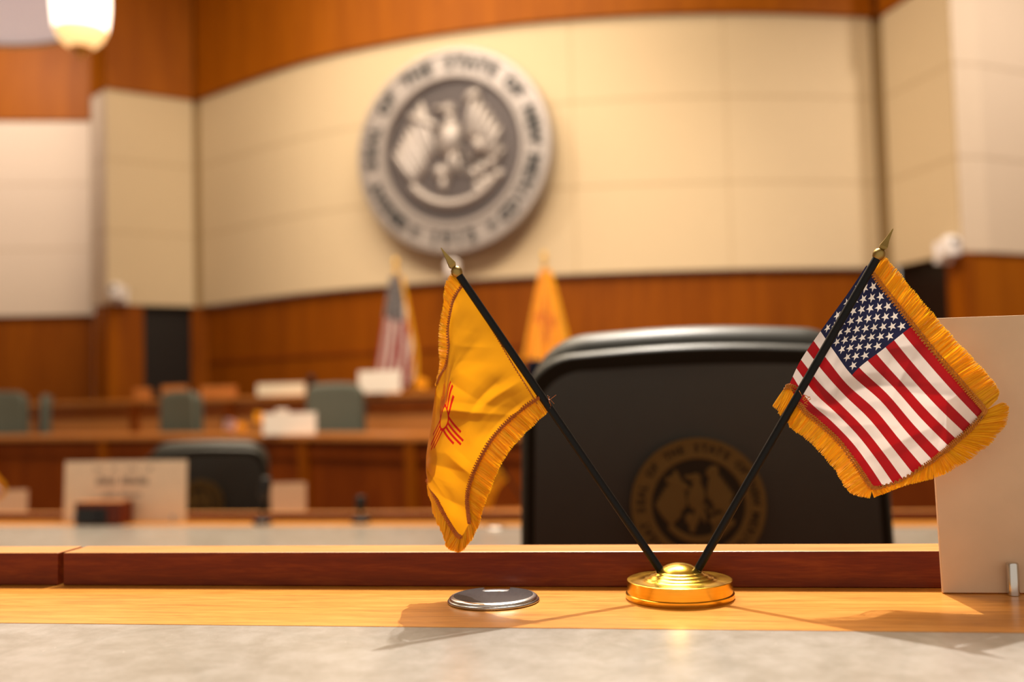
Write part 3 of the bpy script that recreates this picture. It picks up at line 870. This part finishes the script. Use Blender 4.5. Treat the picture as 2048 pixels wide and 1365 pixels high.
bot_out = [(1574,846,.005),(1586,861,.004),(1606,874,.002),(1630,896,0),(1652,920,-.001),(1676,951,0),(1688,973,.001),(1706,990,.001),(1740,998,.002)]
mb = MB()
fringe(mb, top_in, top_out, 520, org, seed=1); fringe(mb, fly_in, fly_out, 520, org, seed=2)
fringe(mb, bot_l_in, bot_l_out, 60, org, seed=3); fringe(mb, bot_in, bot_out, 380, org, seed=4)
mb.build('fringe', M['fringe'], us_root)
mb = MB()
def nudge(L, o, k):                       # move the line a few pixels towards the other line
    return [tuple(Vector(a) + (Vector(b)-Vector(a))*k + Vector((0,0,-.001))) for a, b in zip(L, o)]
for li, lo, n, sd in ((top_in, top_out, 62, 1), (fly_in, fly_out, 58, 2), (bot_l_in, bot_l_out, 9, 3), (bot_in, bot_out, 46, 4)):
    braid(mb, nudge(li, lo, -.02), n, org, seed=sd)
    braid(mb, nudge(li, lo, .10), n, org, 2.2, seed=sd+9)
for k in range(9):                        # knotted thread ends at the stick
    a = PL(1606 + random.uniform(-3,3), 790 + k*2.5, -.002) - org
    mb.tube([a, a + Vector((random.uniform(-.004,.005), -.001, random.uniform(-.003,.004)))], .0003, 4)
mb.build('braid', M['braid'], us_root, True)

# ---------------- yellow state flag on its stick
nm_root = thing('desk_flag', 'small yellow fringed flag with a red sun symbol on a black stick, leaning left', 'flag', org)
stick(nm_root, (918, 551, 0), (1329, 1153, 0), finial_to=(882, 496, -.002), org=org)
def c1_(X, Y, d=0.0): return Vector((820 + X/2.1, 470 + Y/2.1, d))
us2 = [0,.25,.5,.75,.88,1]; vs2 = [0,.3,.5,.7,1]
G2 = [[(924,572,.003),(899,630,.002),(896,698,.004),(873,766,.008),(877,795,.012),(890,815,.015)],
      [(971,639,.003),(911,714,-.003),(886,800,.000),(864,842,.005),(863,865,.010),(878,885,.014)],
      [(1002,683,.003),(911,753,-.004),(888,836,-.005),(857,907,.001),(852,925,.006),(858,948,.010)],
      [(1033,728,.003),(952,798,.001),(906,867,-.007),(868,936,-.003),(862,960,.001),(861,985,.008)],
      [(1080,794,.003),(1011,849,-.003),(960,920,.004),(935,994,.000),(940,1046,-.001),(922,1080,.001)]]
G2 = [[Vector(c) for c in r] for r in G2]
def wr_nm(u, v):
    s = 0
    for cx, cy, wx, wy, an, a in ((.40,.60,.03,.35,.5,.0030),(.22,.72,.12,.04,.1,-.0022),(.30,.45,.04,.3,.2,-.002),(.12,.80,.15,.04,-.2,.0024),(.20,.95,.2,.05,0,-.0018),
                                  (.72,.72,.05,.2,.4,-.0034),(.82,.62,.04,.2,-.3,.0024),(.88,.85,.05,.12,.5,-.0026),(.5,.30,.05,.3,.9,.0020),(.15,.35,.05,.3,.6,.0014),(.62,.90,.04,.15,0,.002)):
        dx, dy = u-cx, v-cy; x = dx*math.cos(an)+dy*math.sin(an); y = -dx*math.sin(an)+dy*math.cos(an)
        s += tent(a, x, y, wx, wy)
    e = min(1, u*8)
    return (s*1.15 + .0024*noise.noise(Vector((u*4, v*4, 11))) + .0010*noise.noise(Vector((u*9, v*9, 2))))*e
nf = patch_fn(us2, vs2, G2)
cl = cloth('flag_cloth', nf, M['zia_cloth'], nm_root, org, 150, 104, wr_nm)
cl['label'] = 'yellow cloth with red sun symbol'
t_in = [c1_(222,208,.001),c1_(186,262,.001),c1_(168,330,.001),c1_(158,400,.002),c1_(161,480,.003),c1_(150,550,.004),c1_(127,592,.007),c1_(112,628,.010)]
t_out = [c1_(172,160,.001),c1_(146,212,.001),c1_(139,290,.001),c1_(123,380,.002),c1_(119,470,.003),c1_(123,540,.004),c1_(114,600,.008),c1_(106,636,.011)]
b_in = [c1_(545,680,0),c1_(470,732,0),c1_(402,792,-.002),c1_(343,858,.001),c1_(293,942,.003),c1_(258,1022,.002),c1_(240,1100,0),c1_(243,1165,-.001),c1_(248,1212,-.001)]
b_out = [c1_(582,742,0),c1_(532,790,-.001),c1_(470,850,-.002),c1_(410,922,0),c1_(367,1000,.002),c1_(336,1080,.001),c1_(308,1150,0),c1_(290,1220,-.001),c1_(262,1278,-.001)]
f_in = [c1_(72,1030,.014),c1_(98,1085,.007),c1_(130,1150,.003),c1_(163,1210,.001),c1_(195,1258,.001),c1_(214,1272,.001),c1_(250,1212,-.001)]
f_out = [c1_(80,1085,.014),c1_(106,1190,.007),c1_(128,1238,.003),c1_(146,1285,.001),c1_(158,1318,.001),c1_(212,1334,.001),c1_(262,1280,-.001)]
mb = MB()
fringe(mb, t_in, t_out, 300, org, seed=11); fringe(mb, b_in, b_out, 460, org, wid=2.6, seed=12); fringe(mb, f_in, f_out, 380, org, seed=13)
mb.build('fringe', M['fringe'], nm_root)
mb = MB()
for li, lo, n, am, sd in ((t_in, t_out, 48, 2.0, 21), (b_in, b_out, 66, 3.2, 22), (f_in[:-1], f_out[:-1], 40, 3.4, 23)):
    braid(mb, nudge(li, lo, .02), n, org, am, .00040, seed=sd)
    braid(mb, nudge(li, lo, -.04), n, org, am*.8, .00040, seed=sd+5)
hoist = [(978,640,.0),(1000,676,0),(1030,727,0),(1062,778,0),(1080,808,0)]
braid(mb, [(x-5, y+2, .001) for x, y, _ in hoist], 40, org, 1.2, .0003, seed=31)
for k in range(8):
    a = PL(1097 + random.uniform(-3,3), 802 + random.uniform(-4,6), -.002) - org
    mb.tube([a, a + Vector((random.uniform(-.001,.006), -.001, random.uniform(-.004,.004)))], .00018, 4)
mb.build('braid', M['braid_dark'], nm_root, True)

# copies of the crossed flags on the second desk
labs = [('yellow flag on a stick on the second desk, half hidden by the near yellow flag', None, 'brass flag base on the second desk at the lower left edge of the large chair', 1074, 3.17),
        (None, 'small stars and stripes flag cut off by the left edge, on the second desk', 'brass flag base just beyond the left edge of the picture', -104, 3.40)]
for ln, lu, lb, px, Y in labs:
    q = at(px, 1043, Y)
    for src, lab in ((nm_root, ln), (us_root, lu), (b_root, lb)):
        if lab is None: continue
        c = copy_tree(src); c.location = (q.x, q.y, 1.0003); c['label'] = lab; c.rotation_euler = (0, 0, R(-3))

# ------------------------------------------------------------------ cable grommets
def grommet(label, loc, rz):
    root = thing('cable_grommet', label, 'cable grommet', loc, rz)
    r = .0328
    mb = MB(); mb.lathe([(.0245,.0004),(r,.0004),(r+.0003,.0012),(r-.0004,.0022),(r-.0018,.0026),(.0262,.0026),(.0252,.0022),(.0248,-.004),(.0245,.0004)], 96); mb.build('flange', M['grommet_rim_highlight'], root, True)
    mb = MB(); mb.lathe([(0,-.0025),(.0246,-.0025),(.0246,-.0045),(0,-.0045)], 48); mb.build('dark_hole', M['black'], root)
    # cap with a squared notch on the far side
    def outline(rr, nw, nd):
        a0 = math.asin(nw/rr); pts = []
        n = 88
        for k in range(n+1):
            a = math.pi/2 + a0 + (2*math.pi - 2*a0)*k/n
            pts.append((rr*math.cos(a), rr*math.sin(a)))
        yb = rr*math.cos(a0) - nd
        m = 6
        # notch: straight sides with a slightly curved floor
        pts += [(nw*.96, nd+.001)]
        for k in range(m+1):
            t = k/m; x = nw*.92*(1-2*t); pts.append((x, nd - .0018*(1-(2*t-1)**2)))
        pts += [(-nw*.96, nd+.001)]
        return pts
    lev = [(r-.0010,.0027),(r-.0011,.0032),(r-.0022,.0040),(r-.0042,.0046),(r-.0062,.0049)]
    mb = MB(); rows = []
    for rr, z in lev:
        rows.append([mb.bm.verts.new((x, y, z)) for x, y in outline(rr, .0100, .0118)])
    for a, b in zip(rows, rows[1:]):
        for k in range(len(a)): mb.face([a[k], a[(k+1) % len(a)], b[(k+1) % len(a)], b[k]])
    mb.face(rows[-1]); mb.face(rows[0][::-1])
    for f in mb.bm.faces:
        if f.calc_center_median().z < .0047: f.material_index = 1  # cap bevel takes the bright rim metal, a highlight put into its colour
    mb.build('cap', [M['grommet'], M['grommet_rim_highlight']], root, True, angle=60)
    return root
g = onz(987, 1204, 1.26)
gr = grommet('round grey metal cable grommet set in the near wood strip left of the brass base', (g.x, g.y, 1.2603), -a1+R(3))
g = onz(991, 1056, 1.0)
c = copy_tree(gr); c.location = (g.x, g.y, 1.0003); c['label'] = 'tiny bright cable grommet on the second desk right of the yellow flag tip'; c.rotation_euler.z = -a2

# ------------------------------------------------------------------ standing flags by the back wall
def draped(label, px, Y, pytop, pybot, hw, mat, mode, floor=.3):
    p = at(px, pytop, Y); floorz = floor
    root = thing('standing_flag', label, 'flag', (p.x, Y, floorz))
    ztop = p.z - floorz
    mb = MB(); mb.lathe([(0,.0005),(.17,.0005),(.17,.03),(.12,.06),(.04,.08),(.03,.12),(0,.12)], 32); mb.build('base', M['gold'], root, True)
    mb = MB(); mb.tube([(0,0,.10),(0,0,ztop-.20)], .016, 12); mb.build('pole', M['ledge_lit'], root, True)
    mb = MB(); mb.lathe([(0,ztop-.2),(.022,ztop-.2),(.03,ztop-.17),(.012,ztop-.14),(.030,ztop-.09),(.026,ztop-.05),(0,ztop)], 16); mb.build('finial', M['gold'], root, True)
    zt = ztop - .22; zb = at(px, pybot, Y).z - floorz
    mb = MB(); uvl = mb.bm.loops.layers.uv.new('UVMap'); nu, nv = 90, 50; g = []
    for j in range(nv+1):
        v = j/nv; row = []
        wd = hw(v)
        for i in range(nu+1):
            s = i/nu
            x = wd[0]*(1-s) + wd[1]*s
            y = -.03 - (.015 + .055*v)*math.sin(s*math.pi*7 + v*.9) - .05*v*math.sin(s*math.pi)
            z = zt + (zb-zt)*v + .06*v*math.sin(s*math.pi*2.2+.5)
            if mode == 'us': uvc = (.02 + .95*v, .02 + s*(.42+.52*v))
            else: uvc = (.05 + .85*v, .02 + .96*s)
            row.append((mb.bm.verts.new((x, y, z)), uvc))
        g.append(row)
    for j in range(nv):
        for i in range(nu):
            q = [g[j][i], g[j][i+1], g[j+1][i+1], g[j+1][i]]
            f = mb.bm.faces.new([a[0] for a in q]); f.smooth = True
            for l, a in zip(f.loops, q): l[uvl].uv = a[1]
    me = bpy.data.meshes.new('flag_cloth'); mb.bm.to_mesh(me); mb.bm.free(); me.materials.append(mat)
    o = bpy.data.objects.new('flag_cloth', me); COL.objects.link(o); o.parent = root
    # gold fringe down the free edge
    mb = MB()
    for k in range(220):
        j = k/219*nv; jj = min(int(j), nv-1); a = g  # positions from the formula again
        v = k/219; wd = hw(v); z = zt + (zb-zt)*v
        x = wd[1]; mb.tube([(x, -.03, z + .06*v*math.sin(math.pi*2.2+.5)), (x + .035, -.035, z - .02 + .06*v*math.sin(math.pi*2.2+.5))], .004, 4)
    mb.build('fringe', M['fringe'], root, True)
ppm = 1991/10.6
def us_w(v): return (-.06 - .19*v, .05 + .13*min(1, v*1.4))
def nm_w(v): return (-.05 - .21*v, .04 + .21*v)
draped('stars and stripes flag hanging furled on a floor pole below the seal', 791, 10.55, 512, 770, us_w, M['us_cloth'], 'us')
draped('yellow flag hanging on a floor pole at the back wall, right of the seal', 1088, 10.50, 500, 728, nm_w, M['zia_opaque_bright'], 'nm')

# small flags on the dais
def mini_flag(label, px, py, Y, mat, w, h, ztop):
    p = at(px, py, Y)
    root = thing('miniature_flag', label, 'flag', (p.x, Y, ztop+.0003), 0, 'miniature flags on the dais')
    hz = p.z - ztop
    mb = MB(); mb.lathe([(0,0),(.03,0),(.03,.01),(.01,.02),(0,.02)], 20); mb.build('base', M['gold'], root, True)
    mb = MB(); mb.tube([(0,0,.018),(-.01,0,hz+.05)], .004, 8); mb.build('stick', M['pole'], root, True)
    mb = MB(); uvl = mb.bm.loops.layers.uv.new('UVMap'); g = []
    for j in range(13):
        g.append([(mb.bm.verts.new((-.01 + w*i/16*(1-.2*j/12), .012*math.sin(i*.9+j*.3) - .006, hz + .04 - h*j/12 - .03*(i/16)**2)), i/16, j/12) for i in range(17)])
    for j in range(12):
        for i in range(16):
            q = [g[j][i], g[j][i+1], g[j+1][i+1], g[j+1][i]]; f = mb.bm.faces.new([a[0] for a in q]); f.smooth = True
            for l, a in zip(f.loops, q): l[uvl].uv = a[1:]
    mb.build('flag_cloth', mat, root)
mini_flag('tiny stars and stripes flag on the lower bench left of the white card', 450, 845, 8.95, M['us_cloth'], .12, .11, 1.10)
mini_flag('tiny yellow flag below the stars and stripes flag on the lower bench', 474, 853, 9.06, M['zia_opaque_bright'], .10, .06, 1.10)
mini_flag('tiny yellow flag right of the white card below the hanging flag', 832, 764, 9.98, M['zia_opaque_bright'], .13, .09, 1.44)
mini_flag('tiny yellow flag behind the left corner of the bright white card', 510, 833, 8.85, M['zia_opaque_bright'], .13, .09, 1.10)

# ------------------------------------------------------------------ wall cameras and hanging lamps
def wall_camera(label, px, py, Y, s=1.0):
    p = at(px, py, Y)
    root = thing('security_camera', label, 'camera', p, 0, 'white domed cameras on the wall')
    mb = MB(); mb.box((-.06*s,.05*s,-.13*s),(.06*s,.20*s,-.08*s)); mb.box((-.09*s,.17*s,-.16*s),(.09*s,.20*s,.06*s)); mb.build('bracket', M['cam_white'], root, bevel=.008)
    mb = MB(); mb.lathe([(0,-.10*s),(.09*s,-.10*s),(.10*s,-.06*s),(.09*s,-.02*s),(.105*s,.02*s),(.09*s,.07*s),(.05*s,.10*s),(0,.11*s)], 32); mb.build('housing', M['cam_white'], root, True)
    mb = MB(); mb.ell((0,-.085*s,.03*s),(.035*s,.03*s,.035*s)); mb.build('lens', M['black'], root, True)
wall_camera('white domed camera at the bottom of the cream pier on the left', 232, 582, 12.95)
wall_camera('white domed camera at the foot of the cream wall on the right', 1901, 492, 10.0)
wall_camera('white domed camera below the round seal, behind the spear point', 905, 535, 11.1, .8)

lm = emit('lit_glass', (1.0, .84, .66), 3.2)
p = at(162, 98, 8.8)
root = thing('pendant_lamp', 'glowing white glass pendant lamp hanging at the upper left', 'lamp', (p.x, p.y, p.z))
mb = MB(); mb.lathe([(0,0),(.06,.004),(.13,.03),(.19,.09),(.225,.17),(.24,.26),(.25,.38),(.25,1.1),(0,1.1)], 40)
for f in mb.bm.faces:
    if f.calc_center_median().z < .14: f.material_index = 1
mb.build('glass_shade', [lm, emit('amber_lit_glass', (1.0, .62, .26), 1.3)], root, True)
mb = MB(); mb.lathe([(0,-.10),(.012,-.09),(.03,-.04),(.07,-.004),(.10,.010),(.06,.010),(0,.0)], 24); mb.build('finial_cap', M['gold'], root, True)
mb = MB(); mb.tube([(0,0,1.1),(0,0,Z5-p.z)], .02, 8); mb.build('stem', M['old_brass'], root, True)
p = at(-62, 100, 11.7); p.y = 10.5; p.x = at(-62, 100, 10.5).x
root = thing('drum_lamp', 'large pale drum lamp cut off by the upper left corner', 'lamp', (p.x, p.y, p.z))
mb = MB(); mb.lathe([(0,.03),(1.14,.03),(1.15,.035),(1.15,.55),(0,.55)], 64); mb.build('shade', emit('dim_lit_shade', (.80,.68,.68), .42), root, True)
mb = MB(); mb.lathe([(1.14,0),(1.18,.0),(1.19,.02),(1.19,.09),(1.152,.09),(1.152,.028),(1.14,.028),(1.14,0)], 64); mb.build('rim', M['old_brass'], root, True)
mb = MB(); mb.tube([(0,0,.1),(0,0,Z5-p.z)], .025, 8); mb.build('stem', M['old_brass'], root, True)
